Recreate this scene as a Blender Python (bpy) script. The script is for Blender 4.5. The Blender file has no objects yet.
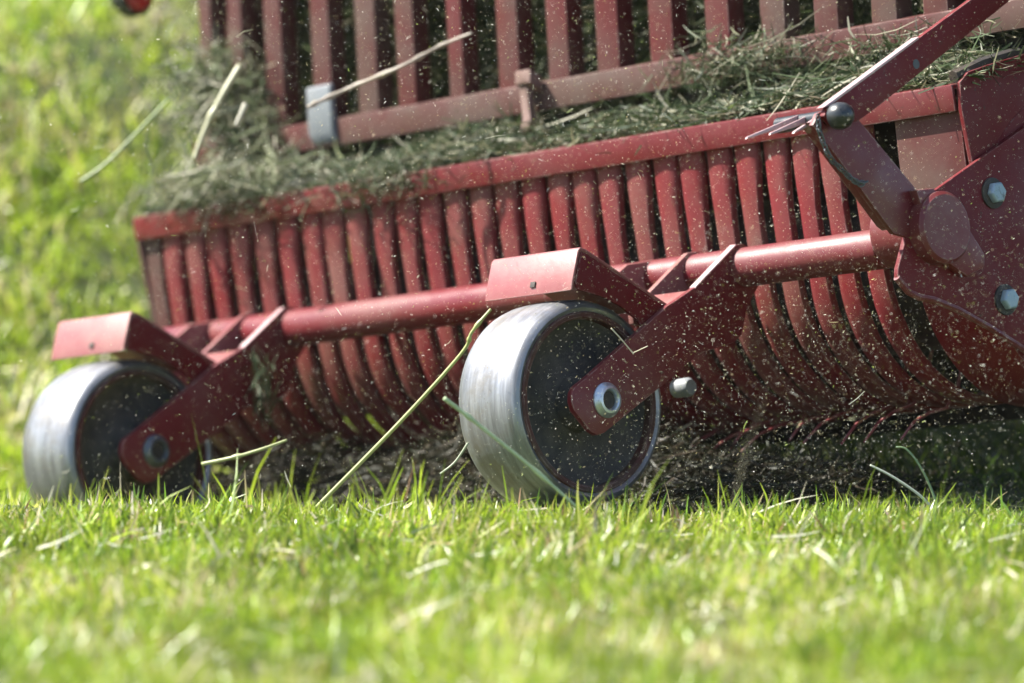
import bpy, bmesh, math, random
import numpy as np
from mathutils import Vector, Matrix
R = math.radians
rng = np.random.default_rng(7); random.seed(7)
S = bpy.context.scene
COL = S.collection

# ------------------------------------------------------------ camera, world, sun, exposure
PITCH = R(4.46)
cam = bpy.data.cameras.new('camera'); co = bpy.data.objects.new('camera', cam); COL.objects.link(co)
co.location = (0, 0, 1.0); co.rotation_euler = (math.pi/2 - PITCH, 0, 0)
cam.lens = 200; cam.sensor_width = 36; cam.clip_start = .1; cam.clip_end = 2000
cam.dof.use_dof = True; cam.dof.focus_distance = 9.42; cam.dof.aperture_fstop = 2.35
S.camera = co
S.view_settings.view_transform = 'Standard'; S.view_settings.look = 'None'
S.view_settings.exposure = 1.95; S.view_settings.gamma = 1

def view_dir(x, y, d):               # right, up, forward as seen from where the photographer stood -> world
    return Vector((x, d*math.cos(PITCH) + y*math.sin(PITCH), y*math.cos(PITCH) - d*math.sin(PITCH)))
def unit(v): return v / np.linalg.norm(v)
vA = unit(np.array([.6666, .0844, -.7407]))
vC = np.array([0, .99, -.02]); vC[0] = -(vA[1]*vC[1] + vA[2]*vC[2])/vA[0]; vC = unit(vC)
vB = np.cross(vC, vA); vB = -vB if vB[0] > 0 else vB
WA, WB, WC = (view_dir(*v) for v in (vA, vB, vC))
F = 200/36*1024
WO = Vector((0, 0, 1)) + view_dir((601.4-512)/F*9.5, -(400.7-341.5)/F*9.5, 9.5)   # axle of the near gauge wheel
sun_dir = (WB*.33 + WC*.86 - WA*.42).normalized()
el = math.asin(sun_dir.z); az = math.atan2(sun_dir.x, sun_dir.y)
w = bpy.data.worlds.new('World'); S.world = w; w.use_nodes = True
nt = w.node_tree; bg = nt.nodes['Background']
sky = nt.nodes.new('ShaderNodeTexSky'); sky.sky_type = 'NISHITA'; sky.sun_disc = False
sky.sun_elevation = el; sky.sun_rotation = az
nt.links.new(sky.outputs[0], bg.inputs[0]); bg.inputs[1].default_value = .080
sl = bpy.data.lights.new('sun', 'SUN'); sl.energy = 4.7; sl.angle = R(.5); sl.color = (1, .95, .86)
so = bpy.data.objects.new('sun', sl); COL.objects.link(so)
so.rotation_euler = sun_dir.to_track_quat('Z', 'Y').to_euler(); so.location = (-4, 2, 6)

# ------------------------------------------------------------ materials
def nodes(name):
    m = bpy.data.materials.new(name); m.use_nodes = True
    n = m.node_tree; return m, n, n.nodes['Principled BSDF'], n.links
def noise(n, l, scale, detail=5, rough=.6, vec=None):
    t = n.nodes.new('ShaderNodeTexNoise'); t.inputs['Scale'].default_value = scale
    t.inputs['Detail'].default_value = detail; t.inputs['Roughness'].default_value = rough
    if vec is not None: l.new(vec, t.inputs['Vector'])
    return t.outputs['Fac']
def ramp(n, l, fac, stops):
    r = n.nodes.new('ShaderNodeValToRGB'); e = r.color_ramp.elements
    while len(e) < len(stops): e.new(.5)
    for el_, (p, c) in zip(e, stops):
        el_.position = p; el_.color = (*c, 1) if len(c) == 3 else c
    l.new(fac, r.inputs[0]); return r.outputs[0]
def mix(n, l, fac, a, b):
    x = n.nodes.new('ShaderNodeMix'); x.data_type = 'RGBA'
    if isinstance(fac, float): x.inputs[0].default_value = fac
    else: l.new(fac, x.inputs[0])
    for i, v in ((6, a), (7, b)):
        if isinstance(v, tuple): x.inputs[i].default_value = (*v, 1)
        else: l.new(v, x.inputs[i])
    return x.outputs[2]
def coords(n): 
    return n.nodes.new('ShaderNodeTexCoord').outputs['Object']
def bump(n, l, b, fac, strength, dist=.002):
    u = n.nodes.new('ShaderNodeBump'); u.inputs['Strength'].default_value = strength
    u.inputs['Distance'].default_value = dist; l.new(fac, u.inputs['Height']); l.new(u.outputs[0], b.inputs['Normal'])
BW = lambda lo, hi: [(lo, (0, 0, 0)), (hi, (1, 1, 1))]

def paint(name, base, dust=(.30, .20, .15), dlo=.45, dhi=.8, rough=.42, damt=1.0, rust=.68, spec=.4):
    m, n, b, l = nodes(name); v = coords(n)
    oi = n.nodes.new('ShaderNodeObjectInfo'); sc = n.nodes.new('ShaderNodeVectorMath'); sc.operation = 'MULTIPLY_ADD'
    sc.inputs[0].default_value = (17.3, 9.1, 23.7); l.new(oi.outputs['Random'], sc.inputs[1]); l.new(v, sc.inputs[2]); v = sc.outputs[0]
    d1 = ramp(n, l, noise(n, l, 5, 6, .65, v), BW(dlo, dhi))
    col = mix(n, l, ramp(n, l, noise(n, l, 2.3, 3, .5, v), BW(.3, .7)), tuple(c*.82 for c in base), base)
    g = n.nodes.new('ShaderNodeMath'); g.operation = 'MULTIPLY'; g.inputs[1].default_value = damt; l.new(d1, g.inputs[0])
    col = mix(n, l, g.outputs[0], col, dust)
    col = mix(n, l, ramp(n, l, noise(n, l, 34, 8, .75, v), BW(rust, rust+.05)), col, (.05, .022, .016))       # chips down to rust
    col = mix(n, l, ramp(n, l, noise(n, l, 260, 2, .5, v), BW(.70, .76)), col, (.30, .22, .15))                # stuck specks of chaff
    bv = n.nodes.new('ShaderNodeBevel'); bv.samples = 4; bv.inputs['Radius'].default_value = .004
    ge = n.nodes.new('ShaderNodeNewGeometry'); dt = n.nodes.new('ShaderNodeVectorMath'); dt.operation = 'DOT_PRODUCT'
    l.new(bv.outputs[0], dt.inputs[0]); l.new(ge.outputs['Normal'], dt.inputs[1])
    ed = ramp(n, l, dt.outputs['Value'], [(.86, (1, 1, 1)), (.985, (0, 0, 0))])
    wm = n.nodes.new('ShaderNodeMath'); wm.operation = 'MULTIPLY'; l.new(ed, wm.inputs[0])
    l.new(ramp(n, l, noise(n, l, 28, 6, .7, v), BW(.46, .60)), wm.inputs[1])
    col = mix(n, l, wm.outputs[0], col, (.26, .19, .17))
    l.new(col, b.inputs['Base Color'])
    l.new(ramp(n, l, noise(n, l, 9, 5, .6, v), [(.3, (rough-.1,)*3), (.75, (rough+.25,)*3)]), b.inputs['Roughness'])
    b.inputs['Specular IOR Level'].default_value = spec
    bump(n, l, b, noise(n, l, 60, 6, .7, v), .25)
    return m
RED = paint('red_paint', (.115, .008, .012), (.14, .075, .062), damt=.6, rough=.40, rust=.63)
RED_PALE = paint('faded_red_paint', (.19, .042, .046), (.24, .13, .11), .3, .75)
RED_DUSTY = paint('dusty_red_paint', (.075, .014, .014), (.085, .057, .047), .34, .66, spec=.25)
RED_BAR = paint('barred_red_paint', (.095, .016, .017), (.075, .048, .040), .40, .72, spec=.25)
RIM = paint('rusty_rim_paint', (.075, .012, .012), (.06, .045, .035), .35, .65, .6, spec=.2)
RED_DARK = paint('dark_red_paint', (.105, .005, .008), (.085, .038, .032), .5, .85, .5, .5, .63, .22)
BAND = paint('band_paint', (.135, .012, .015), (.120, .066, .052), .42, .74, .5, .75, .70, .3)

def metal(name, base, met, rough, grime=(.10, .09, .08), lo=.5, hi=.75, sc=14):
    m, n, b, l = nodes(name); v = coords(n)
    col = mix(n, l, ramp(n, l, noise(n, l, sc, 7, .7, v), BW(lo, hi)), base, grime)
    col = mix(n, l, ramp(n, l, noise(n, l, 150, 3, .6, v), BW(.64, .72)), col, tuple(c*.5 for c in base))
    l.new(col, b.inputs['Base Color']); b.inputs['Metallic'].default_value = met
    l.new(ramp(n, l, noise(n, l, 25, 5, .6, v), [(.3, (rough-.06,)*3), (.7, (rough+.16,)*3)]), b.inputs['Roughness'])
    bump(n, l, b, noise(n, l, 45, 5, .6, v), .12)
    return m
def tread(name):
    m, n, b, l = nodes(name); v = coords(n)
    sp = n.nodes.new('ShaderNodeSeparateXYZ'); l.new(v, sp.inputs[0])
    def mth(op, x, y):
        k = n.nodes.new('ShaderNodeMath'); k.operation = op
        for i_, q in enumerate((x, y)):
            if isinstance(q, (int, float)): k.inputs[i_].default_value = q
            else: l.new(q, k.inputs[i_])
        return k.outputs[0]
    ang = mth('ARCTAN2', sp.outputs[1], mth('SUBTRACT', sp.outputs[2], .176))
    cb = n.nodes.new('ShaderNodeCombineXYZ'); l.new(mth('MULTIPLY', sp.outputs[0], 75), cb.inputs[0]); l.new(mth('MULTIPLY', ang, 1.1), cb.inputs[1])
    streak = noise(n, l, 1.0, 6, .65, cb.outputs[0])
    col = ramp(n, l, streak, [(.3, (.11, .11, .115)), (.55, (.23, .235, .25)), (.75, (.36, .36, .37))])
    col = mix(n, l, ramp(n, l, noise(n, l, 11, 7, .7, v), BW(.50, .72)), col, (.17, .15, .12))
    col = mix(n, l, ramp(n, l, noise(n, l, 38, 5, .7, v), BW(.66, .72)), col, (.07, .085, .035))
    l.new(col, b.inputs['Base Color']); b.inputs['Metallic'].default_value = .6
    l.new(ramp(n, l, noise(n, l, 9, 6, .7, v), [(.3, (.26,)*3), (.7, (.52,)*3)]), b.inputs['Roughness'])
    bump(n, l, b, streak, .25, .0015)
    return m
TYRE = tread('worn_grey_tread')
DISC = metal('dark_disc', (.030, .029, .027), .0, .75, (.085, .072, .055), .42, .75)
STEEL = metal('zinc_steel', (.46, .50, .55), .75, .36, (.12, .11, .10), .52, .75, 40)
BOLT = metal('blue_grey_bolt', (.24, .31, .36), .3, .5, (.05, .05, .05), .55, .75, 60)
BLACK = metal('black_cap', (.018, .020, .022), .0, .30, (.07, .065, .06), .58, .8, 50)
IRON = metal('dark_iron', (.030, .026, .024), .2, .65, (.07, .05, .035), .45, .75)
CHAINM = metal('dull_chain', (.10, .11, .12), .5, .5, (.05, .045, .04), .45, .7, 60)
RUST = metal('rusty_iron', (.16, .10, .085), .1, .7, (.07, .035, .02), .45, .7, 30)
GLARE = metal('glare_edge', (.40, .27, .27), .15, .35, (.30, .12, .12), .55, .8, 30)  # pale colour painting sun glare on upward edges
TINE = metal('tine_red', (.15, .024, .026), .1, .5, (.10, .09, .09), .5, .8)
BLUE = metal('pale_blue_paint', (.17, .185, .20), .0, .4, (.25, .25, .25), .5, .8)
LENS = metal('red_lens', (.40, .03, .025), .0, .25, (.2, .04, .03), .5, .8)

def leafy(name, trans=.35, rough=.42, spec=.5):
    m, n, b, l = nodes(name)
    a = n.nodes.new('ShaderNodeAttribute'); a.attribute_name = 'hue'
    l.new(a.outputs['Color'], b.inputs['Base Color']); b.inputs['Roughness'].default_value = rough
    b.inputs['Specular IOR Level'].default_value = spec
    t = n.nodes.new('ShaderNodeBsdfTranslucent'); l.new(a.outputs['Color'], t.inputs[0])
    x = n.nodes.new('ShaderNodeMixShader'); x.inputs[0].default_value = trans
    l.new(b.outputs[0], x.inputs[1]); l.new(t.outputs[0], x.inputs[2])
    l.new(x.outputs[0], n.nodes['Material Output'].inputs[0]); return m
GRASS = leafy('grass_blade', .42, .36, .55)
HAY = leafy('cut_grass', .25, .55, .3)
STRAW = leafy('straw', .2, .4, .5)
CHAFF = leafy('chaff_flake', .4, .5, .4)

m, n, b, l = nodes('soil_and_thatch'); v = coords(n)
c = ramp(n, l, noise(n, l, 1.3, 6, .6, v), [(.3, (.034, .058, .012)), (.5, (.060, .088, .018)), (.68, (.095, .095, .030))])
c = mix(n, l, ramp(n, l, noise(n, l, 22, 6, .7, v), BW(.45, .72)), c, (.055, .040, .022))
l.new(c, b.inputs['Base Color']); b.inputs['Roughness'].default_value = .9
bump(n, l, b, noise(n, l, 40, 6, .7, v), .8, .02)
SOIL = m

# ------------------------------------------------------------ helpers
def link(name, me, mat, parent=None, smooth=False, angle=R(35)):
    o = bpy.data.objects.new(name, me); COL.objects.link(o)
    if mat: me.materials.append(mat)
    if parent: o.parent = parent
    if smooth:
        me.shade_smooth()
    return o
def tag(o, label=None, cat=None, group=None, kind=None):
    if label: o['label'] = label
    if cat: o['category'] = cat
    if group: o['group'] = group
    if kind: o['kind'] = kind
    return o
BASE = .176
def L(a, b, c): return Vector((a, -b, c + BASE))       # machine coordinates (along, towards front, up) -> local
def done(bm, name, mat, parent, bev=.002, seg=2, smooth=True):
    bmesh.ops.recalc_face_normals(bm, faces=bm.faces)
    if bev:
        es = [e for e in bm.edges if len(e.link_faces) == 2 and e.calc_face_angle(0) > R(38)]
        bmesh.ops.bevel(bm, geom=es, offset=bev, segments=seg, profile=.6, affect='EDGES', clamp_overlap=True)
    for e in bm.edges:
        e.smooth = not (len(e.link_faces) == 2 and e.calc_face_angle(0) > R(40))
    me = bpy.data.meshes.new(name); bm.to_mesh(me); bm.free()
    return link(name, me, mat, parent, smooth)
def add_prism(bm, poly, a0, a1):                         # (b, c) outline extruded along a
    v0 = [bm.verts.new(L(a0, b, c)) for b, c in poly]; v1 = [bm.verts.new(L(a1, b, c)) for b, c in poly]
    bm.faces.new(v0); bm.faces.new(v1[::-1]); k = len(poly)
    for i in range(k): bm.faces.new((v0[i], v1[i], v1[(i+1) % k], v0[(i+1) % k]))
def add_box(bm, a0, a1, b0, b1, c0, c1):
    add_prism(bm, [(b0, c0), (b1, c0), (b1, c1), (b0, c1)], a0, a1)
def add_tube(bm, pts, r, k=10, cap=True):                # pts: local Vectors
    rings = []; pts = [Vector(p) for p in pts]
    rad = r if isinstance(r, (list, tuple)) else [r]*len(pts)
    up = Vector((.13, .31, .94))
    for i, p in enumerate(pts):
        t = (pts[min(i+1, len(pts)-1)] - pts[max(i-1, 0)]).normalized()
        s = t.cross(up).normalized(); q = s.cross(t)
        rings.append([bm.verts.new(p + (s*math.cos(2*math.pi*j/k) + q*math.sin(2*math.pi*j/k))*rad[i]) for j in range(k)])
    for i in range(len(rings)-1):
        for j in range(k): bm.faces.new((rings[i][j], rings[i][(j+1) % k], rings[i+1][(j+1) % k], rings[i+1][j]))
    if cap: bm.faces.new(rings[0][::-1]); bm.faces.new(rings[-1])
def add_lathe(bm, prof, b, c, k=64, closed=False):       # prof: (r, a) turned about the a axis
    rings = []
    for r, a in prof:
        if r < 1e-5: rings.append([bm.verts.new(L(a, b, c))]*k)
        else: rings.append([bm.verts.new(L(a, b + r*math.cos(2*math.pi*j/k), c + r*math.sin(2*math.pi*j/k))) for j in range(k)])
    n_ = len(rings)
    for i in range(n_ if closed else n_-1):
        p, q = rings[i], rings[(i+1) % n_]
        for j in range(k):
            f = []
            for x in (p[j], p[(j+1) % k], q[(j+1) % k], q[j]):
                if x not in f: f.append(x)
            if len(f) > 2: bm.faces.new(f)
def machine(name, origin=WO):
    o = bpy.data.objects.new(name, None); COL.objects.link(o)
    M3 = Matrix((WA, -WB, WC)).transposed().to_4x4()
    o.matrix_world = Matrix.Translation(origin - WC*BASE) @ M3
    o.empty_display_size = .2
    return o
def to_world(a, b, c): return WO + WA*a + WB*b + WC*c

# ------------------------------------------------------------ terrain
PN = WC; P0 = WO - WC*BASE
def smooth(e0, e1, x):
    t = np.clip((x - e0)/(e1 - e0), 0, 1); return t*t*(3 - 2*t)
def lumps(x, y):
    return (.012*np.sin(3.1*x + 1.7*y) + .010*np.sin(-2.3*x + 4.1*y + 1) + .006*np.sin(9.7*x + 3*y) + .005*np.sin(7*y - 8.3*x + 2))
def ground(x, y):
    x = np.asarray(x, float); y = np.asarray(y, float)
    plane = P0.z - (PN.x*(x - P0.x) + PN.y*(y - P0.y))/PN.z
    t = np.maximum(0, y - 9.6)
    hill = -.06*smooth(8.95, 10.0, y) + .055*t*t/(t + 1.4)
    t2 = np.maximum(0, y - 10.35); hill = hill + .26*t2*t2/(t2 + .5)
    hill = 3.4*np.tanh(hill/3.4) + .004*t
    other = hill  + lumps(x, y)*(.35 + .65*smooth(9.9, 12, y)) 
    a = (x - WO.x)*WA.x + (y - WO.y)*WA.y
    bb = (x - WO.x)*WB.x + (y - WO.y)*WB.y
    plane = np.where(plane > -.03, -.03 + .12*np.tanh((plane + .03)/.6)*.1, plane)
    wgt = smooth(-3.6, -1.75, a)*(1 - smooth(3.2, 4.5, a))*smooth(-4.2, -3.0, bb)*(1 - smooth(.22, .52, bb))
    wgt = wgt*smooth(9.05, 9.5, y + .0*x)
    return other*(1 - wgt) + plane*wgt
def axis(lo, hi, f0, f1, step):
    core = list(np.arange(f0, f1, step)); out = []
    s, v_ = step, f0
    while v_ > lo: s *= 1.22; v_ -= s; out.append(v_)
    out = out[::-1] + core; s, v_ = step, core[-1]
    while v_ < hi: s *= 1.22; v_ += s; out.append(v_)
    return np.array(out)
gx = axis(-600, 600, -3, 3.5, .05); gy = axis(-60, 900, 5, 15, .05)
X, Y = np.meshgrid(gx, gy); Z = ground(X, Y)
vs = np.stack([X, Y, Z], -1).reshape(-1, 3); nx, ny = len(gx), len(gy)
i0 = (np.arange(ny-1)[:, None]*nx + np.arange(nx-1)[None]).ravel()
fs = np.stack([i0, i0+1, i0+nx+1, i0+nx], -1)
def np_mesh(name, vs, fs):
    me = bpy.data.meshes.new(name); k = fs.shape[1]
    me.vertices.add(len(vs)); me.vertices.foreach_set('co', np.ascontiguousarray(vs, np.float32).ravel())
    me.loops.add(fs.size); me.loops.foreach_set('vertex_index', fs.astype(np.int32).ravel())
    me.polygons.add(len(fs)); me.polygons.foreach_set('loop_start', np.arange(0, fs.size, k, dtype=np.int32))
    me.update(calc_edges=True); me.validate(); return me
me = np_mesh('ground', vs, fs); me.shade_smooth()
tag(link('ground', me, SOIL), 'grassy field rising gently behind the red machine', 'ground', kind='structure')

# ------------------------------------------------------------ blades: many thin curved strips in one mesh
def strips(name, root, d0, d1, length, width, hue, mat, seg=3, wp=(1, .9, .62, .12), side=None):
    N = len(root); K = seg + 1
    t = np.linspace(0, 1, K)[None, :, None]
    ln = length[:, None, None]
    cen = root[:, None] + ln*(t*d0[:, None]*(1 - .5*t) + .5*t*t*d1[:, None])
    if side is None:
        r = rng.normal(size=(N, 3)); side = np.cross(d0, r)
    side = side/(np.linalg.norm(side, axis=1, keepdims=True) + 1e-9)
    ww = (np.interp(np.linspace(0, 1, K), np.linspace(0, 1, len(wp)), wp)[None, :, None])*width[:, None, None]*.5
    v_ = np.stack([cen - side[:, None]*ww, cen + side[:, None]*ww], 2).reshape(N*K*2, 3)
    base = np.arange(N)[:, None]*K*2 + np.arange(seg)[None]*2
    base = base.ravel(); f = np.stack([base, base+1, base+3, base+2], -1)
    me = np_mesh(name, v_, f); me.shade_smooth()
    at = me.attributes.new('hue', 'FLOAT_COLOR', 'POINT')
    c4 = np.concatenate([np.repeat(hue, K*2, 0), np.ones((N*K*2, 1))], 1).astype(np.float32)
    at.data.foreach_set('color', c4.ravel())
    return link(name, me, mat)
def nz(x, y, s, ph=0):                                    # cheap smooth noise for clumps
    return (np.sin(x*s + 1.3*np.sin(y*s*.7 + ph) + ph) + np.sin(y*s*1.1 + 1.7*np.sin(x*s*.9 + 2*ph)) + np.sin((x+y)*s*1.9 + ph*3)*.7)/2.7
def grass_hues(x, y, N, dry=.0):
    pal = np.array([[.160, .250, .018], [.270, .350, .026], [.080, .140, .016], [.370, .385, .080], [.43, .36, .20], [.54, .49, .37], [.26, .155, .085]])
    p1 = nz(x, y, 5.3, .4)*.45 + nz(x, y, 17, 2.2)*.45 + nz(x, y, 43, 1.2)*.35 + dry
    u = rng.normal(size=N)*.45 + p1*.8
    idx = np.select([u < -.55, u < -.05, u < .12, u < .62, u < .88, u < 1.15], [2, 0, 1, 1, 3, 4], 5)
    pt = nz(x, y, 8.3, 6.1)*.6 + nz(x, y, 21, .7)*.4
    idx = np.where(rng.random(N) < .04 + .40*smooth(.15, .75, pt), rng.choice([4, 5, 6, 3], N), idx)
    h = pal[idx]*rng.uniform(.75, 1.25, (N, 1))
    return h
def dirs(N, tilt, bend):
    th = rng.uniform(0, 2*np.pi, N); ti = np.abs(rng.normal(0, tilt, N))
    d0 = np.stack([np.sin(ti)*np.cos(th), np.sin(ti)*np.sin(th), np.cos(ti)], 1)
    t1 = np.clip(ti + np.abs(rng.normal(0, bend, N)), 0, 2.3); th1 = th + rng.normal(0, .4, N)
    d1 = np.stack([np.sin(t1)*np.cos(th1), np.sin(t1)*np.sin(th1), np.cos(t1)], 1)
    return d0, d1
def lawn(name, label, N, ylo, yhi, halfw, extra, hmean, wmean, sharp_power=1., lx=None, dry=0., gate=.35, mown_dimmed=False):
    u = rng.random(N); y = ylo + (yhi - ylo)*u**sharp_power
    x = rng.uniform(-1, 1, N)*(halfw*y + extra)
    if lx: x = lx[0]*y + lx[1] + rng.random(N)*((lx[2]-lx[0])*y + lx[3]-lx[1])
    a = (x - WO.x)*WA.x + (y - WO.y)*WA.y; bb = (x - WO.x)*WB.x + (y - WO.y)*WB.y
    under = (a > -1.75) & (a < 3) & (bb < -.10) & (bb > -3.2) & (y > 9.39)
    clump = nz(x, y, 11, 1.0)*.6 + nz(x, y, 31, 3.)*.4
    keep = np.where(under, rng.random(N) < .10, rng.random(N) < .72 + gate*clump + gate*.6*nz(x, y, 7.3, 4.))
    if mown_dimmed: keep = under
    keep &= ~((np.abs(a + .1) < .13) & (np.abs(bb) < .06)) 
    x, y, clump, under = x[keep], y[keep], clump[keep], under[keep]; N = len(x)
    h = hmean*np.exp(rng.normal(0, .46, N))*(1 + .6*clump + .25*nz(x, y, 23, 5.)); h = np.where(under & (not mown_dimmed), h*.35, h)*np.interp(y, [8.8, 9.3, 9.6, 9.9], [1, .64, .64, 1])*np.where((y > 8.9) & (y < 9.6), np.interp(x, [-.2, .35], [1, 1.2]), 1)
    root = np.stack([x, y, ground(x, y) - .004], 1)
    d0, d1 = dirs(N, .5, .85)
    flat = rng.random(N) < .24
    d0[flat, 2] *= .15; d0 /= np.linalg.norm(d0, axis=1, keepdims=True)
    wd = wmean*np.exp(rng.normal(0, .3, N))
    tag(strips(name, root, d0, d1, h, wd, grass_hues(x, y, N, dry + .3*smooth(8.8, 7.6, y)*(not lx))*(.4 if mown_dimmed else 1.36 if lx else 1)*(1 + (.18 if lx else .30)*nz(x, y, 13, 2.7) + (.16 if lx else .32)*nz(x, y, 37, .9) + .12*nz(x, y, 71, 4.2))[:, None], GRASS), label, 'grass', kind='stuff')  # stubble under the machine has shade put into its hues
lawn('near_grass', 'short sunlit green and straw-coloured grass in front of the wheels', 320000, 6.1, 9.42, .105, .42, .026, .0043, dry=.06, gate=.6)
lawn('dimmed_stubble', 'short cut grass, colour darkened for the shade under the machine', 34000, 9.40, 11.2, .10, .3, .014, .004, mown_dimmed=True)
lawn('far_grass', 'blurred bright grass on the bank behind the machine', 215000, 9.9, 15.5, .1, .3, .042, .0058, 1.2, lx=(-.13, -.7, .06, .5), dry=.28, gate=.4)
N = 150000; ys = 3.5 + 20*rng.random(N)**1.3; xs = rng.uniform(-1, 1, N)*(2.2 + .35*ys)
aa = (xs - WO.x)*WA.x + (ys - WO.y)*WA.y; b2 = (xs - WO.x)*WB.x + (ys - WO.y)*WB.y
core = ((np.abs(xs) < .105*ys + .40) & (ys > 6.15) & (ys < 9.45)) | ((xs > -.13*ys - .68) & (xs < .06*ys + .45) & (ys > 9.45) & (ys < 15.3)) | ((aa > -1.9) & (aa < 1.2) & (b2 < .0) & (b2 > -3.6))
xs, ys = xs[~core], ys[~core]; N = len(xs); d0, d1 = dirs(N, .5, .8)
tag(strips('outer_grass', np.stack([xs, ys, ground(xs, ys) - .004], 1), d0, d1, .06*np.exp(rng.normal(0, .35, N)), .013*np.exp(rng.normal(0, .3, N)), grass_hues(xs, ys, N, .12), GRASS), 'coarser green grass of the field round about', 'grass', kind='stuff')
N = 600; ys = rng.uniform(6.3, 9.1, N); xs = rng.uniform(-1, 1, N)*(.105*ys + .2); th = rng.uniform(0, 6.28, N)
d0 = np.stack([np.cos(th), np.sin(th), rng.normal(.05, .18, N)], 1); d0 /= np.linalg.norm(d0, axis=1, keepdims=True)
d1 = d0 + rng.normal(size=(N, 3))*.35; d1 /= np.linalg.norm(d1, axis=1, keepdims=True)
tag(strips('dry_stems', np.stack([xs, ys, ground(xs, ys) + rng.uniform(.006, .03, N)], 1), d0, d1, .05*np.exp(rng.normal(0, .5, N)), rng.uniform(.002, .0055, N), np.array([[.56, .50, .38], [.48, .38, .22], [.62, .60, .50], [.40, .42, .22]])[rng.integers(0, 4, N)], GRASS), 'pale dry stems lying loose in the foreground grass', 'dry grass', kind='stuff')

# ------------------------------------------------------------ hay pickup
pick = tag(machine('hay_pickup'), 'dusty red hay pickup header with ribbed guard bands and two grey gauge wheels', 'hay pickup')
A0, A1 = -1.715, .485
BF, CT = -.437, .435
bm = bmesh.new()                                          # folded pan: front lip and table behind it
add_prism(bm, [(BF, .390), (BF, CT), (-.52, CT+.004), (-1.00, CT+.012), (-1.00, CT+.005), (-.52, CT-.003), (BF-.007, CT-.008), (BF-.007, .390)], A0, A1)
done(bm, 'top_pan', RED, pick, .003)
# guard bands
DB, DC, DR = -.699, .138, .254
path = [(DB+DR-.004, .428)]
for c in np.linspace(.40, DC, 7): path.append((DB + DR - .004*smooth(.3, .4, c), float(c)))
for t in np.linspace(-6, -105, 17): path.append((DB + DR*math.cos(R(t)), DC + DR*math.sin(R(t))))
path = [(float(b), float(c)) for b, c in path]
def band_mesh(seed):
    rnd = random.Random(seed); bm = bmesh.new(); rows = []
    wob = rnd.uniform(-.003, .003); bend = rnd.uniform(-.002, .002); ph = rnd.uniform(0, 6); dn = rnd.uniform(0, .005); di = rnd.uniform(3, 20)
    for i, (b, c) in enumerate(path):
        p0, p1 = path[max(i-1, 0)], path[min(i+1, len(path)-1)]
        t = Vector((p1[0]-p0[0], p1[1]-p0[1])).normalized(); nrm = Vector((-t.y, t.x))
        if nrm.dot(Vector((b - DB, c - DC))) < 0: nrm = -nrm
        s = float(smooth(.36, .27, np.array(c))) if c > .2 else 1
        if c > .2: wr, wl = .0290 - .0105*s + wob*s, .0285 - .002*s
        else:
            k = float(smooth(.2, .05, np.array(c))); wr, wl = .0185 + .0035*k, .0265
        prof = [(-wl, -.014), (-wl, -.0075), (-wl*.88, -.0034), (-wl*.35, -.0006), (wr*.35, .0010), (wr*.88, -.0012), (wr, -.0055), (wr, -.014)]
        prof += [(wr - .003, -.014), (wr - .003, -.0075), (-wl + .003, -.0095), (-wl + .003, -.014)]
        sh = bend*math.sin(i*.33 + ph); dent = dn*math.exp(-((i - di)/1.6)**2)
        rows.append([bm.verts.new(L(u + sh, b + nrm.x*(h - dent*(u > 0)), c + nrm.y*(h - dent*(u > 0)))) for u, h in prof])
    K = len(rows[0])
    for i in range(len(rows)-1):
        for j in range(K): bm.faces.new((rows[i][j], rows[i][(j+1) % K], rows[i+1][(j+1) % K], rows[i+1][j]))
    bm.faces.new(rows[0]); bm.faces.new(rows[-1][::-1])
    bmesh.ops.recalc_face_normals(bm, faces=bm.faces)
    for e in bm.edges: e.smooth = not (len(e.link_faces) == 2 and e.calc_face_angle(0) > R(45))
    me = bpy.data.meshes.new('stripper_band'); bm.to_mesh(me); bm.free(); me.shade_smooth(); me.materials.append(BAND); return me
bmeshes = [band_mesh(i) for i in range(10)]
PITCHA = .0692; NB = 28
gaps = []
for i in range(NB):
    a = -1.625 + PITCHA*i
    o = bpy.data.objects.new('stripper_band', bmeshes[(i*7 + i//10) % 10]); COL.objects.link(o); o.parent = pick
    o.location = (a + random.uniform(-.002, .002), random.uniform(-.0008, .0008), 0); o.rotation_euler = (0, R(random.uniform(-.35, .35)), 0)
    gaps.append(a + PITCHA/2)
a_end = -1.625 + PITCHA*(NB-1) + .05
for (x0, x1) in ((A0+.012, -1.664), (.330, A1-.004)):
    bm = bmesh.new(); pts = [(b - .003, c) for b, c in path if c > .165]
    inner = [(b - .008, c) for b, c in pts][::-1]
    add_prism(bm, pts + inner, x0, x1); done(bm, 'end_panel', RED_DUSTY, pick, .0015)
bm = bmesh.new()                                          # smooth drum cover at the near end
arc = [(DB + (DR+.012)*math.cos(R(t)), DC + (DR+.012)*math.sin(R(t))) for t in np.linspace(8, -108, 26)]
add_prism(bm, arc + [(DB + DR*math.cos(R(t)), DC + DR*math.sin(R(t))) for t in np.linspace(-108, 8, 26)], .345, .499)
done(bm, 'drum_cover', RED_DARK, pick, .0015)
bm = bmesh.new(); add_lathe(bm, [(0, .486), (DR+.0115, .486), (DR+.0115, .4985), (0, .4985)], DB, DC, 64); done(bm, 'drum_end', RED_DARK, pick, .001)
bm = bmesh.new()                                          # far side plate and inner rear plate
add_prism(bm, [(BF-.004, .43), (-.455, .165)] + [(DB + (DR-.006)*math.cos(R(t)), DC + (DR-.006)*math.sin(R(t))) for t in np.linspace(-5, -180, 18)] + [(-.98, .43)], A0-.004, A0+.004)
done(bm, 'side_plate', RED_DUSTY, pick, .0015)
bm = bmesh.new()
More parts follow.
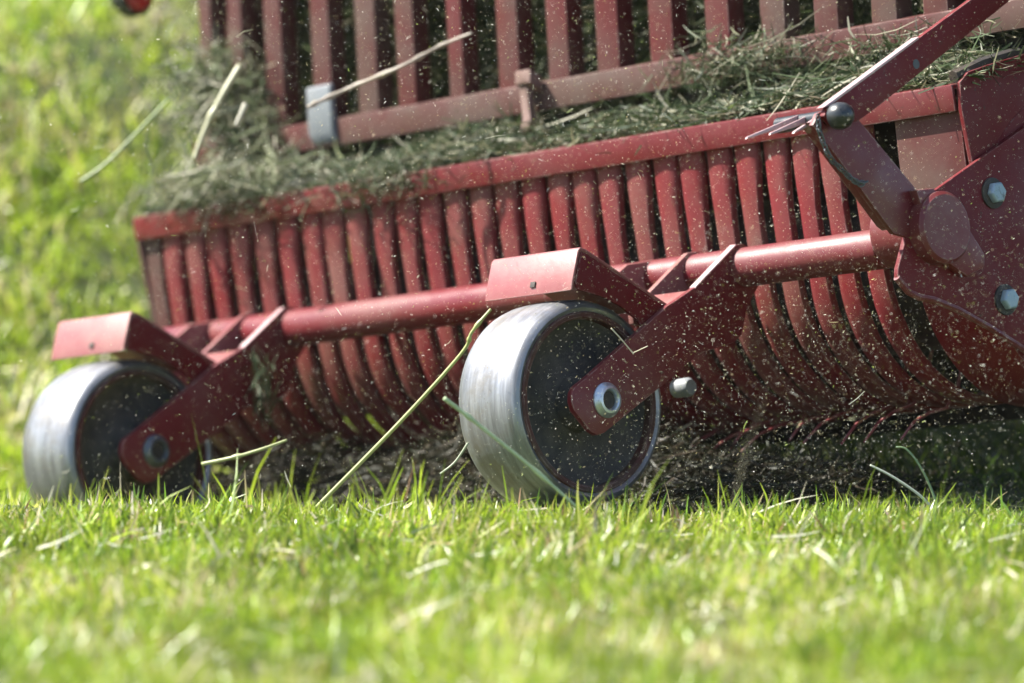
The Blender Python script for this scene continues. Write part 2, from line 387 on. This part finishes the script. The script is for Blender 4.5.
add_prism(bm, [(-.441, .392), (-.446, .437), (-.470, .452), (-.519, .459), (-.60, .468), (-.74, .480), (-1.02, .49), (-1.02, .10), (-.62, .10), (-.455, .20)], .488, .497)
done(bm, 'side_plate', RED_DARK, pick, .002)
bm = bmesh.new(); add_tube(bm, [L(.48, -.45, .447), L(.48, -.519, .462), L(.48, -.60, .471), L(.48, -1.02, .493)], .011, 8); done(bm, 'edge_bead', IRON, pick, 0)
# rotor inside
bm = bmesh.new(); add_lathe(bm, [(0, A0+.02), (.15, A0+.02), (.15, .48), (0, .48)], DB, DC, 40); done(bm, 'rotor', IRON, pick, .003)
bm = bmesh.new(); add_box(bm, A0+.01, .487, -1.02, -1.0, -.165, .43); done(bm, 'shade_backing', IRON, pick, .002)  # added dark sheet so the space under the header looks shaded
def tine_mesh(seed):
    rnd = random.Random(seed); bm = bmesh.new()
    pts = [(-.665, -.015), (-.635, -.07), (-.600, -.102), (-.545, -.108), (-.495, -.122), (-.445, -.152)]
    k = rnd.uniform(-.012, .012); q = rnd.uniform(-.008, .008); e = rnd.uniform(.7, 1.05)
    pts = [(b if i < 3 else -.600 + (b + .600)*e, c + (q*(i-2) if i > 2 else 0)) for i, (b, c) in enumerate(pts)]
    add_tube(bm, [L(k*max(0, i-2)/3, b, c) for i, (b, c) in enumerate(pts)], [.0035, .0035, .0034, .0031, .0027, .002], 8)
    coil = [L(.004*t/3, -.655 + .012*math.cos(t), .022 + .012*math.sin(t)) for t in np.linspace(0, 12, 28)]
    add_tube(bm, coil, .0035, 6)
    bmesh.ops.recalc_face_normals(bm, faces=bm.faces); me = bpy.data.meshes.new('tine'); bm.to_mesh(me); bm.free(); me.shade_smooth(); me.materials.append(TINE); return me
tms = [tine_mesh(i) for i in range(8)]
for g in gaps[1:-1]:
    o = bpy.data.objects.new('tine', random.choice(tms)); COL.objects.link(o); o.parent = pick
    o.location = (g + random.uniform(-.006, .006), random.uniform(-.012, .012), random.uniform(-.010, .012))
# cross tube in front of the bands
TB, TC = -.367, .182
bm = bmesh.new(); add_lathe(bm, [(0, -1.62), (.034, -1.62), (.034, .352), (.024, .352), (.024, .346), (0, .346)], TB, TC, 48)
done(bm, 'cross_tube', RED, pick, .002)
bm = bmesh.new(); add_lathe(bm, [(0, .345), (.021, .345), (.021, .505), (0, .505)], TB+.0, TC, 28); done(bm, 'tube_pin', IRON, pick, .002)

# gauge wheel assemblies
def wheel_set(a0, db, dc, lean):
    piv = (TB, TC)
    def T(b, c):
        b0, c0 = b - piv[0], c - piv[1]; cs, sn = math.cos(lean), math.sin(lean)
        return piv[0] + b0*cs - c0*sn, piv[1] + b0*sn + c0*cs
    def TP(poly): return [T(*p) for p in poly]
    arm = [(.074, .022), (.066, .031), (.041, .041), (-.173, .139), (-.196, .146), (-.242, .162), (-.352, .222), (-.372, .222), (-.405, .205), (-.402, .155), (-.36, .115), (-.335, .068), (-.315, .058), (-.231, .050), (-.14, .010), (.015, -.053), (.032, -.055), (.046, -.046), (.075, -.008), (.078, .008)]
    bm = bmesh.new(); add_prism(bm, TP(arm), a0 + .0, a0 + .012); p = done(bm, 'wheel_arm', RED_DARK if db else RED, pick, .0018)
    bm = bmesh.new(); add_prism(bm, TP([(-.243, .1635), (-.352, .2232), (-.352, .2205), (-.242, .160)]), a0 - .0015, a0 + .0135); done(bm, 'glare_edge', GLARE, p, .0006)  # pale strip painting the sunlit top edge of the arm
    lug = [(-.20, .143), (-.242, .160), (-.352, .220), (-.372, .220), (-.405, .205), (-.402, .155), (-.34, .11), (-.25, .10), (-.20, .115)]
    bm = bmesh.new(); add_prism(bm, TP(lug), a0 - .118, a0 - .106); done(bm, 'lug', RED_PALE, p, .0018)  # pale paint here also stands for the lug's sunlit top edge
    bm = bmesh.new(); add_prism(bm, TP([(-.185, .139), (-.245, .158), (-.248, .150), (-.187, .130)]), a0 - .105, a0 - .001); done(bm, 'web', RED_PALE, p, .0012)
    bm = bmesh.new(); add_prism(bm, TP([(.06, .045), (.02, .06), (-.30, .215), (-.37, .215), (-.40, .16), (-.23, .07), (.0, -.04), (.05, -.03)]), a0 - .215, a0 - .205); done(bm, 'fork_plate', RED_PALE, p, .0018)
    # fender
    bm = bmesh.new()
    top = [(.027, .190), (.022, .205), (-.001, .254), (-.008, .259), (-.020, .254), (-.192, .139)]
    inn = [(-.189, .134), (-.019, .248), (-.009, .252), (-.006, .250), (.017, .203), (.022, .190)]
    add_prism(bm, TP(top + inn), a0 - .222, a0 - .004)
    fd = done(bm, 'fender', RED_PALE, pick, .004, 3)
    bm = bmesh.new(); hb, hc = T(.0245, .205); add_lathe(bm, [(0, 0)], hb, hc) if 0 else add_prism(bm, TP([(.0195, .2125), (.0215, .2130), (.0255, .2035), (.0235, .2030)]), a0 - .107, a0 - .095); done(bm, 'fender_bolt', IRON, fd, .002)
    bm = bmesh.new()
    add_prism(bm, TP([(-.007, .251), (.016, .203), (.014, .190), (-.041, .171), (-.080, .150), (-.110, .125), (-.125, .104), (-.20, .105), (-.19, .133), (-.019, .247)]), a0 - .009, a0 - .003)
    done(bm, 'side_flange', RED_DARK, fd, .0012)
    # wheel
    ax = T(0, 0); W = a0
    wheel = bpy.data.objects.new('gauge_wheel', None); COL.objects.link(wheel); wheel.parent = pick
    bm = bmesh.new()
    pr = [(.153, -.030), (.159, -.027), (.165, -.030), (.170, -.037), (.1735, -.050), (.1752, -.070), (.176, -.100), (.1752, -.128), (.1735, -.150), (.170, -.165), (.165, -.173), (.159, -.176), (.150, -.172), (.150, -.032)]
    add_lathe(bm, [(r, W + a) for r, a in pr], *ax, 96, True); done(bm, 'tread', TYRE, wheel, 0)
    bm = bmesh.new(); add_lathe(bm, [(.140, W-.048), (.1405, W-.029), (.143, W-.0265), (.150, W-.0262), (.1525, W-.029), (.1525, W-.048)], *ax, 96, True); done(bm, 'rim', RIM, wheel, 0)
    bm = bmesh.new(); add_lathe(bm, [(.140, W-.044), (.125, W-.058), (.10, W-.066), (.07, W-.067), (.050, W-.060), (.043, W-.030), (.040, W-.012), (0, W-.012)], *ax, 72); add_lathe(bm, [(.1505, W-.165), (.08, W-.13), (0, W-.13)], *ax, 72); done(bm, 'disc', DISC, wheel, 0)
    bm = bmesh.new(); add_lathe(bm, [(0, W+.0125), (.0152, W+.0125), (.0152, W+.0165), (.012, W+.018), (.006, W+.0165), (0, W+.0165)], *ax, 24); done(bm, 'axle_end', IRON, wheel, 0)
    bm = bmesh.new(); add_lathe(bm, [(.014, W+.010), (.030, W+.010), (.030, W+.015), (.026, W+.019), (.023, W+.024), (.019, W+.025), (.016, W+.021), (.0155, W+.014), (.014, W+.010)], *ax, 32); add_lathe(bm, [(0, W-.19), (.0148, W-.19), (.0148, W+.011), (0, W+.011)], *ax, 24)
    return bm, wheel
bm, wh = wheel_set(0, 0, 0, 0); done(bm, 'axle_nut', STEEL, wh, 0)
bm, wh = wheel_set(-1.212, 0, 0, 0); o = done(bm, 'axle_nut', CHAINM, wh, 0); o['label'] = 'dull dirty axle nut'
bm = bmesh.new(); add_lathe(bm, [(0, -.13), (.016, -.13), (.017, -.10), (.013, -.093), (0, -.091)], -.3, -.008, 24); done(bm, 'end_cap', BLUE, pick, 0)
bm = bmesh.new(); add_prism(bm, [(-.31, .06), (-.29, .06), (-.285, -.025), (-.315, -.025)], -.14, -.131); done(bm, 'cap_bracket', RED_DARK, pick, .001)

# near-side linkage
bm = bmesh.new()
fp = [(-1.25, .56), (-.582, .351), (-.338, .267), (-.296, .262), (-.262, .215), (-.222, .150), (-.218, .135), (-.240, .109), (-.262, .098), (-.295, .090), (-.351, .066), (-.416, .030), (-.501, -.022), (-.60, -.07), (-1.25, -.07)]
add_prism(bm, fp, .500, .510); done(bm, 'carrier_plate', RED_DARK, pick, .002)
bm = bmesh.new(); add_tube(bm, [L(.507, b, c) for b, c in fp[6:14]], .006, 8); done(bm, 'plate_rim', RED, pick, 0)
for b, c in ((-.470, .247), (-.463, .069)):
    bm = bmesh.new()
    wbm = bmesh.new(); add_lathe(wbm, [(0, .509), (.026, .509), (.026, .5135), (0, .5135)], b, c, 32)
    add_lathe(bm, [(0, .5132), (.0185, .5132), (.0185, .523), (.016, .526), (0, .526)], b - .002, c, 6)
    pb = done(bm, 'plate_bolt', BOLT, pick, .0022, 3); done(wbm, 'washer', IRON, pb, .001)
bm = bmesh.new()
add_prism(bm, [(-.073, .400), (-.090, .418), (-.135, .424), (-.168, .410), (-.294, .266), (-.310, .22), (-.275, .19), (-.222, .207)], .502, .512)
add_prism(bm, [(-.080, .396), (-.073, .405), (-.215, .222), (-.226, .214)], .482, .503)
done(bm, 'link_arm', RED, pick, .002)
bm = bmesh.new(); add_lathe(bm, [(0, .42), (.058, .42), (.060, .43), (.060, .535), (.054, .541), (0, .541)], -.318, .204, 40)
done(bm, 'hinge_sleeve', RED, pick, 0)
bm = bmesh.new(); add_prism(bm, [(-.27, .272), (-.312, .270), (-.385, .190), (-.410, .150), (-.405, .128), (-.36, .118), (-.300, .16)], .511, .530); done(bm, 'hinge_cheek', RED, pick, .004)
bm = bmesh.new()
d = Vector((-.569+.213, .564-.417)); d.normalize()
bar = [(-.085, .412), (-.099, .428), (-.481, .574), (-.90, .734), (-.94, .718), (-.569, .562), (-.213, .415), (-.16, .395), (-.10, .395)]
add_prism(bm, bar, .516, .528)
bb = done(bm, 'lift_bar', RED_DARK, pick, .002)
bm = bmesh.new(); add_prism(bm, [(-.085, .4255), (-.100, .4312), (-.330, .5190), (-.330, .5150), (-.10, .4265)], .512, .5285); done(bm, 'glare_edge', GLARE, bb, .0008)  # pale strip painting sun glare along the bar's top
bm = bmesh.new(); add_lathe(bm, [(0, .5275), (.008, .5275), (.008, .5285), (0, .5285)], -.315, .475, 16); done(bm, 'bolt_hole', BLACK, bb, 0)
bm = bmesh.new()
add_lathe(bm, [(0, .40), (.013, .40), (.013, .53), (.021, .531), (.0225, .540), (.021, .550), (.016, .558), (.008, .563), (0, .564)], -.108, .408, 32)
done(bm, 'pin_cap', BLACK, pick, 0)
for (aa, p0, p1, wdt) in ((.452, (.026, .393), (-.10, .420), .004), (.470, (-.010, .394), (-.10, .416), .004), (.488, (-.045, .391), (-.14, .424), .006)):
    bm = bmesh.new(); add_prism(bm, [(p0[0], p0[1]), (p0[0]-.004, p0[1]+.0035), p1, (p1[0], p1[1]-.012)], aa, aa + wdt); done(bm, 'hinge_finger', GLARE, pick, .001)  # glare colour stands for the lit top edges of the hinge plates
cp = [(-.078, .408), (-.077, .39), (-.081, .372), (-.088, .352), (-.097, .338), (-.112, .325), (-.128, .310), (-.142, .300), (-.155, .295), (-.168, .297)]
bm = bmesh.new()
for i in range(len(cp)-1):
    for q in (0, .5):
        b = cp[i][0]*(1-q) + cp[i+1][0]*q; c = cp[i][1]*(1-q) + cp[i+1][1]*q
        dx = Vector((cp[i+1][0]-cp[i][0], cp[i+1][1]-cp[i][1])).normalized(); sx = Vector((-dx.y, dx.x)); flip = int(q*2)
        ring = []
        for t in np.linspace(0, 2*math.pi, 11):
            u, v_ = .0085*math.cos(t), .0045*math.sin(t)
            ring.append(L(.520 + (v_ if flip else 0), b + dx.x*u + sx.x*(0 if flip else v_), c + dx.y*u + sx.y*(0 if flip else v_)))
        add_tube(bm, ring, .0014, 6, False)
done(bm, 'chain', CHAINM, pick, 0)

# ------------------------------------------------------------ wagon front grille above the pickup
wag = tag(machine('forage_wagon'), 'dusty red barred front of a forage wagon packed with cut grass', 'wagon')
GB = lambda c: -.62 - .13*(c - .55)
bm = bmesh.new(); add_prism(bm, [(-.600, .512), (-.603, .562), (-.655, .566), (-.655, .512)], -1.70, .75); done(bm, 'bottom_rail', RED_DUSTY, wag, .003)
bm = bmesh.new(); add_prism(bm, [(GB(1.24), 1.24), (GB(1.30), 1.30), (GB(1.3)-.05, 1.30), (GB(1.24)-.05, 1.24)], -1.70, .75); done(bm, 'top_rail', RED_DUSTY, wag, .003)
bars = [(-1.668, .036), (-1.576, .040), (-1.462, .050), (-1.321, .052), (-1.188, .056), (-1.076, .050), (-.934, .040), (-.788, .056), (-.652, .055), (-.519, .058), (-.378, .060), (-.233, .059), (-.094, .060), (.038, .058), (.178, .060), (.30, .058), (.43, .058), (.56, .058), (.69, .058)]
for i, (a, wd) in enumerate(bars):
    bm = bmesh.new()
    add_prism(bm, [(GB(.562)+.0, .560), (GB(1.24), 1.242), (GB(1.24)-.042, 1.242), (GB(.562)-.042, .560)], a - wd/2, a + wd/2)
    done(bm, 'bar', RED_BAR if 5 < i < 12 else RED_DUSTY, wag, .004)
bm = bmesh.new(); add_box(bm, -1.66, .74, -3.4, -.66, .47, .50); done(bm, 'floor', IRON, wag, .003)
bm = bmesh.new(); add_box(bm, -1.68, -1.65, -3.4, -.71, .50, 1.30); done(bm, 'side_wall', RED_DUSTY, wag, .003)
bm = bmesh.new(); add_box(bm, .74, .77, -3.4, -.71, .50, 1.30); done(bm, 'side_wall', RED_DUSTY, wag, .003)
bm = bmesh.new(); add_box(bm, -1.65, .74, -3.4, -3.37, .50, 1.30); done(bm, 'rear_wall', RED_DUSTY, wag, .003)
for s in (-1.25, .35):
    bm = bmesh.new(); add_lathe(bm, [(.20, s-.12), (.33, s-.12), (.36, s-.09), (.36, s+.09), (.33, s+.12), (.20, s+.12)], -2.4, .188, 48, True); wt = done(bm, 'wheel', BLACK, wag, 0)
    bm = bmesh.new(); add_lathe(bm, [(.201, s-.10), (.20, s-.05), (.06, s-.03), (.06, s+.03), (.20, s+.05), (.201, s+.10)], -2.4, .188, 48, True); done(bm, 'rim', RED_DUSTY, wt, 0)
bm = bmesh.new(); add_tube(bm, [L(-1.25, -2.4, .188), L(.35, -2.4, .188)], .05, 16); add_box(bm, -1.0, -.92, -2.44, -2.36, .18, .475); add_box(bm, .02, .10, -2.44, -2.36, .18, .475); done(bm, 'axle', IRON, wag, .002)
bm = bmesh.new(); add_prism(bm, [(-.598, .520), (-.590, .540), (-.600, .628), (-.612, .630), (-.604, .52)], -1.335, -1.265); done(bm, 'bracket', BLUE, wag, .014, 4)
bm = bmesh.new()
add_prism(bm, [(-.592, .582), (-.575, .570), (-.572, .50), (-.56, .478), (-.575, .472), (-.590, .50)], -.712, -.690); add_prism(bm, [(-.60, .575), (-.575, .590), (-.57, .565), (-.60, .545)], -.716, -.675)
done(bm, 'hook', RUST, wag, .003)
bm = bmesh.new(); add_lathe(bm, [(0, -1.86), (.036, -1.86), (.042, -1.85), (.042, -1.825), (.036, -1.818), (.034, -1.826), (0, -1.826)], -.62, .872, 40); lamp = done(bm, 'marker_lamp', BLACK, wag, 0)
bm = bmesh.new(); add_lathe(bm, [(.0345, -1.8255), (.030, -1.816), (.018, -1.811), (0, -1.809)], -.62, .872, 40); done(bm, 'lens', LENS, lamp, 0)
bm = bmesh.new(); add_prism(bm, [(-.61, .912), (-.63, .912), (-.72, 1.27), (-.70, 1.27)], -1.85, -1.83); add_prism(bm, [(-.69, 1.25), (-.69, 1.28), (-.72, 1.28), (-.72, 1.25)], -1.85, -1.69); done(bm, 'lamp_stay', IRON, wag, .002)

# ------------------------------------------------------------ hay: on the pan, in the grille, hanging tufts
WAn, WBn, WCn = (np.array(v_) for v_ in (WA, WB, WC)); WOn = np.array(WO)
def mach(a, b, c): return WOn + a[:, None]*WAn + b[:, None]*WBn + c[:, None]*WCn
def hay(name, label, a, b, c, lmean, wmean, pal, flat=.5, mat=HAY, along=None):
    N = len(a); root = mach(a, b, c)
    d = rng.normal(size=(N, 3)); 
    if along is not None: d += along[None]
    k = (d @ WCn)[:, None]*WCn; d = d - k*flat; d /= np.linalg.norm(d, axis=1, keepdims=True)
    d1 = d + rng.normal(size=(N, 3))*.7; d1 -= (d1 @ WCn)[:, None]*WCn*flat; d1 /= np.linalg.norm(d1, axis=1, keepdims=True)
    ln = lmean*np.exp(rng.normal(0, .4, N)); root = root - d*ln[:, None]*.5
    pal = np.array(pal); h = pal[rng.integers(0, len(pal), N)]*rng.uniform(.7, 1.3, (N, 1))
    return tag(strips(name, root, d, d1, ln, wmean*np.exp(rng.normal(0, .3, N)), h, mat, wp=(.5, 1, .9, .4)), label, 'cut grass', kind='stuff')
PG = [[.034, .052, .019], [.050, .074, .028], [.026, .042, .018], [.062, .078, .038], [.17, .17, .10], [.055, .080, .036], [.26, .25, .18]]
N = 22000
a = rng.uniform(-1.72, .50, N); prof = .055 + .035*nz(a, a*0+1, 6, .3) + .02*nz(a, a*0+4, 17, 1)
prof = np.clip(prof*.78, .015, .10)*np.interp(a, [-1.72, -1.6, -1.45, -.9, .0, .35, .5], [.1, .25, 1.1, 1.0, 1.2, 1., .5])
b = -.462 - .29*rng.random(N); u = rng.random(N)
keep = rng.random(N) < np.clip(.75 + .9*nz(a, b*.5, 8, 2.2), .12, 1); a, b, u, prof = a[keep], b[keep], u[keep], prof[keep]
c = .440 + prof*u*np.interp(b, [-.75, -.56, -.45], [1.3, 1, .18])
hay('grass_heap', 'grey-green cut grass heaped along the top of the red pickup', a, b, c, .055, .0036, PG, .6)
N = 26000
a = rng.uniform(-1.64, .74, N); b = -.74 - .30*rng.random(N)**1.5; c = .50 + rng.random(N)*.62
b -= .06*nz(a, c, 9, 2.); c = np.where(rng.random(N) < .5, .5 + (c-.5)*.8, c)
hay('packed_grass', 'dark cut grass packed behind the bars of the wagon', a, b, c, .075, .0032, [[.045, .065, .022], [.06, .085, .03], [.035, .05, .018], [.09, .10, .05], [.14, .13, .075]], .1)
bm = bmesh.new()                                           # the dense inside of that load
for (a0, a1) in ((-1.645, .735),):
    na, ncc = 70, 26; g = []
    for i in range(na+1):
        row = []
        for j in range(ncc+1):
            aa = a0 + (a1-a0)*i/na; cc = .502 + .62*j/ncc
            row.append(bm.verts.new(L(aa, -.86 - .05*float(nz(np.array(aa), np.array(cc), 9, 2.)) - .02*random.random(), cc)))
        g.append(row)
    for i in range(na):
        for j in range(ncc): bm.faces.new((g[i][j], g[i+1][j], g[i+1][j+1], g[i][j+1]))
    bk = [bm.verts.new(L(aa, -3.3, cc)) for aa, cc in ((a0, .502), (a1, .502), (a1, 1.122), (a0, 1.122))]
    edge_t = [g[i][ncc] for i in range(na+1)]; bm.faces.new(edge_t + [bk[2], bk[3]]); bm.faces.new([g[i][0] for i in range(na+1)] + [bk[1], bk[0]]); bm.faces.new(bk)
mm, n, b_, l = nodes('packed_hay'); v = coords(n)
l.new(ramp(n, l, noise(n, l, 30, 8, .75, v), [(.35, (.018, .024, .010)), (.55, (.045, .06, .024)), (.75, (.10, .10, .05))]), b_.inputs['Base Color']); b_.inputs['Roughness'].default_value = .95
bump(n, l, b_, noise(n, l, 70, 6, .8, v), 1, .02)
pl = bpy.data.objects.new('tmp', None); bpy.data.objects.remove(pl)
bmesh.ops.recalc_face_normals(bm, faces=bm.faces); me = bpy.data.meshes.new('grass_load'); bm.to_mesh(me); bm.free()
o = link('grass_load', me, mm); o.matrix_world = wag.matrix_world.copy(); tag(o, 'dense mass of cut grass filling the wagon', 'cut grass', kind='stuff')
# tuft at the far end of the grille, spilling over the corner
def blob(N, ca, cb, cc, sa, sb, sc): return ca + rng.normal(0, sa, N), cb + rng.normal(0, sb, N), cc + rng.normal(0, sc, N)
q = [blob(620, -1.585, -.58, .655, .042, .04, .040), blob(220, -1.50, -.56, .57, .06, .05, .04), blob(800, -1.50, -.50, .475, .07, .05, .018), blob(500, -1.44, -.53, .47, .10, .05, .015)]
a, b, c = (np.concatenate([z[i] for z in q]) for i in range(3))
hay('grass_tuft', 'pale tangled tuft of cut grass caught at the far corner of the bars', a, b, np.maximum(c, .445), .075, .0036, [[.10, .13, .06], [.16, .18, .09], [.24, .24, .16], [.08, .10, .05], [.34, .32, .24]], .2)
for (ca, cb, cc, N, ex) in ((-1.165, -.245, .085, 110, .035), ):
    hay('hanging_grass', 'dark wisp of grass hanging from the far wheel arm', rng.normal(ca, .012, N), rng.normal(cb, .012, N), cc + rng.uniform(-.05, .06, N), .05, .0022, PG[:4], 0, along=WCn*2.5)
q = [blob(420, -.97, -.432, .432, .08, .010, .018), blob(380, -1.38, -.432, .440, .10, .010, .018), blob(30, -.62, -.45, .437, .05, .006, .01), blob(30, -.30, -.45, .437, .08, .006, .01), blob(700, -.14, -.575, .535, .09, .02, .022), blob(300, .25, -.58, .515, .10, .015, .012)]
a, b, c = (np.concatenate([z[i] for z in q]) for i in range(3))
hay('grass_fringe', 'loose green grass hanging over the front lip of the pickup', a, b, c, .05, .0022, PG, .1)

N = 16000
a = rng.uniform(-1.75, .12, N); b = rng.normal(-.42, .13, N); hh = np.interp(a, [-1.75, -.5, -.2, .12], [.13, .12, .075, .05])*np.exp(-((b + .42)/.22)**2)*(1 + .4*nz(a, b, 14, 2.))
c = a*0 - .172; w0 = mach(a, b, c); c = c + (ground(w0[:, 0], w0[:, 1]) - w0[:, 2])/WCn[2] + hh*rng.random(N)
hay('added_swath', 'row of dark cut grass added to darken the ground under the pickup', a, b, c, .05, .003, [[.018, .020, .009], [.026, .026, .012], [.034, .025, .014], [.014, .018, .008], [.05, .042, .025]], .5)  # added dark litter covering the lit strip of ground below the drum

# ------------------------------------------------------------ single stalks
def stalk(name, label, pts, r, hue, cat='stalk', nodes_at=(), group=None):
    bm = bmesh.new(); P = [Vector(p) for p in pts]; Q = []
    for i in range(len(P)-1):
        p0, p1, p2, p3 = P[max(i-1, 0)], P[i], P[i+1], P[min(i+2, len(P)-1)]
        for t in np.linspace(0, 1, 9)[:-1]:
            t = float(t); Q.append(.5*((2*p1) + (p2-p0)*t + (2*p0-5*p1+4*p2-p3)*t*t + (3*p1-p0-3*p2+p3)*t**3))
    Q.append(P[-1]); K = len(Q)
    rad = [r*(1 - .35*i/K)*(1.55 if any(abs(i/K - q) < .9/K for q in nodes_at) else 1) for i in range(K)]
    c0 = Q[0].copy(); Q = [p - c0 for p in Q]
    add_tube(bm, Q, rad, 7); bmesh.ops.recalc_face_normals(bm, faces=bm.faces)
    me = bpy.data.meshes.new(name); bm.to_mesh(me); bm.free(); me.shade_smooth()
    at = me.attributes.new('hue', 'FLOAT_COLOR', 'POINT'); hu = []
    for i in range(len(me.vertices)): k = rng.uniform(.85, 1.1); hu += [hue[0]*k, hue[1]*k, hue[2]*k, 1]
    at.data.foreach_set('color', hu)
    o = link(name, me, STRAW); o.location = c0; return tag(o, label, cat, group)
# where the stalks lie, as (right, down, distance) measured from the photographer's sight line, turned into world metres
def at(px, py, d): return Vector((0, 0, 1)) + view_dir((px-512)/F*d, -(py-341.5)/F*d, d)
stalk('grass_stalk', 'long yellow-green stalk leaning up beside the near wheel', [at(312, 512, 9.38), at(400, 422, 9.36), at(461, 354, 9.34), at(472, 332, 9.33), at(491, 309, 9.33)], .0036, (.34, .36, .14), nodes_at=(.62, .8))
stalk('grass_stalk', 'blurred green stalk slanting down across the near wheel', [at(444, 398, 8.95), at(474, 421, 8.96), at(530, 466, 8.97), at(580, 510, 8.98)], .0036, (.40, .48, .28), nodes_at=(.28, .7))
stalk('grass_stalk', 'short pale stalk in the air right of the far wheel', [at(202, 464, 9.75), at(235, 457, 9.73), at(262, 449, 9.72), at(287, 440, 9.72)], .0034, (.36, .38, .17), nodes_at=(.35,))
stalk('straw', 'long whitish straw poking across the wagon bars', [at(308, 107, 10.33), at(345, 90, 10.36), at(400, 67, 10.3), at(440, 46, 10.32), at(472, 33, 10.3)], .0036, (.42, .36, .29), 'straw', (.06, .16, .3, .42, .6, .74))
stalk('straw', 'pale straw hanging down at the far corner of the bars', [at(240, 66, 10.6), at(222, 96, 10.58), at(205, 130, 10.57), at(194, 160, 10.56)], .0065, (.44, .43, .28), 'straw', (.5,))
stalk('straw', 'short bright straw stub in the corner tuft', [at(246, 104, 10.5), at(236, 126, 10.5)], .006, (.55, .52, .42), 'straw')
stalk('grass_stalk', 'blurred stalk leaning on the slope left of the wagon', [at(80, 182, 10.75), at(110, 160, 10.75), at(170, 98, 10.75)], .004, (.26, .33, .14))
stalk('grass_stalk', 'bent stalk with a whitish tip right of the near wheel', [at(938, 508, 9.33), at(930, 486, 9.33), at(918, 463, 9.32), at(906, 449, 9.32), at(896, 447, 9.32)], .0022, (.20, .28, .14))
stalk('straw', 'thin dry straw leaning left above the grass at the right', [at(932, 508, 9.3), at(918, 494, 9.3), at(893, 477, 9.3), at(870, 465, 9.3)], .0026, (.50, .52, .42), 'straw')
stalk('straw', 'small bent straw stuck on the near wheel arm', [at(611, 328, 9.4), at(622, 340, 9.4), at(633, 353, 9.4), at(634, 352.5, 9.4), at(648, 346, 9.4)], .0013, (.55, .48, .34), 'straw')
stalk('grass_stalk', 'wisp of grass hanging left of the near wheel', [at(468, 443, 9.45), at(455, 462, 9.45), at(440, 474, 9.45)], .0022, (.30, .33, .22))
for i in range(14):                                          # taller single blades standing out of the sward
    pass
N = 60; xs = np.where(rng.random(60) < .2, rng.uniform(-.9, .95, N), rng.uniform(.15, .95, N)); ys = rng.uniform(9.05, 9.4, N); d0, d1 = dirs(N, .25, .35)
tag(strips('tall_blades', np.stack([xs, ys, ground(xs, ys)], 1), d0, d1, rng.uniform(.04, .068, N), rng.uniform(.004, .007, N), np.array([[.13, .24, .03]])*rng.uniform(.7, 1.3, (N, 1)), GRASS), 'taller bright green blades standing above the short grass', 'grass', kind='stuff')

# ------------------------------------------------------------ flying chaff
def chaff(name, label, N, fa, lmean, wmean):
    a, b, c = fa(N); root = mach(a, b, c)
    gz = ground(root[:, 0], root[:, 1]); root[:, 2] = np.maximum(root[:, 2], gz + .03)
    d = rng.normal(size=(N, 3)); d /= np.linalg.norm(d, axis=1, keepdims=True)
    d1 = d + rng.normal(size=(N, 3))*.5; d1 /= np.linalg.norm(d1, axis=1, keepdims=True)
    ln = lmean*np.exp(rng.normal(0, .75, N)); pal = np.array([[.80, .76, .60], [.86, .84, .74], [.66, .64, .40], [.42, .52, .12], [.66, .54, .30]])
    idx = rng.choice(5, N, p=[.34, .20, .22, .10, .14])
    return tag(strips(name, root, d, d1, ln, wmean*np.exp(rng.normal(0, .3, N)), pal[idx]*rng.uniform(.7, 1.15, (N, 1)), CHAFF, seg=2, wp=(.7, 1, .6)), label, 'chaff', kind='stuff')
def cloud(N):
    k = rng.random(N) < .24
    a = np.where(k, rng.normal(.45, .55, N), rng.uniform(-2.0, .9, N))
    b = np.where(k, rng.normal(-.10, .20, N), rng.uniform(-.42, .45, N)); b = np.maximum(b, -.43)
    c = np.where(k, rng.normal(-.03, .16, N), rng.uniform(-.15, .85, N))
    return a, b, c
chaff('chaff', 'pale specks of chaff flying around the pickup', 64000, cloud, .00085, .00072)
chaff('clippings', 'larger curled grass clippings flying in front of the pickup', 420, cloud, .007, .0010)

# ------------------------------------------------------------ dusty air
bm = bmesh.new(); bmesh.ops.create_cube(bm, size=1); me = bpy.data.meshes.new('haze'); bm.to_mesh(me); bm.free()
m = bpy.data.materials.new('dusty_air'); m.use_nodes = True; n = m.node_tree
n.nodes.remove(n.nodes['Principled BSDF']); pv = n.nodes.new('ShaderNodeVolumePrincipled')
pv.inputs['Color'].default_value = (.95, .92, .85, 1); pv.inputs['Density'].default_value = .00028
n.links.new(pv.outputs[0], n.nodes['Material Output'].inputs['Volume'])
o = link('haze', me, m); o.scale = (1300, 1000, 14); o.location = (0, 420, 4.5); tag(o, 'thin dusty air over the field', 'haze', kind='stuff')
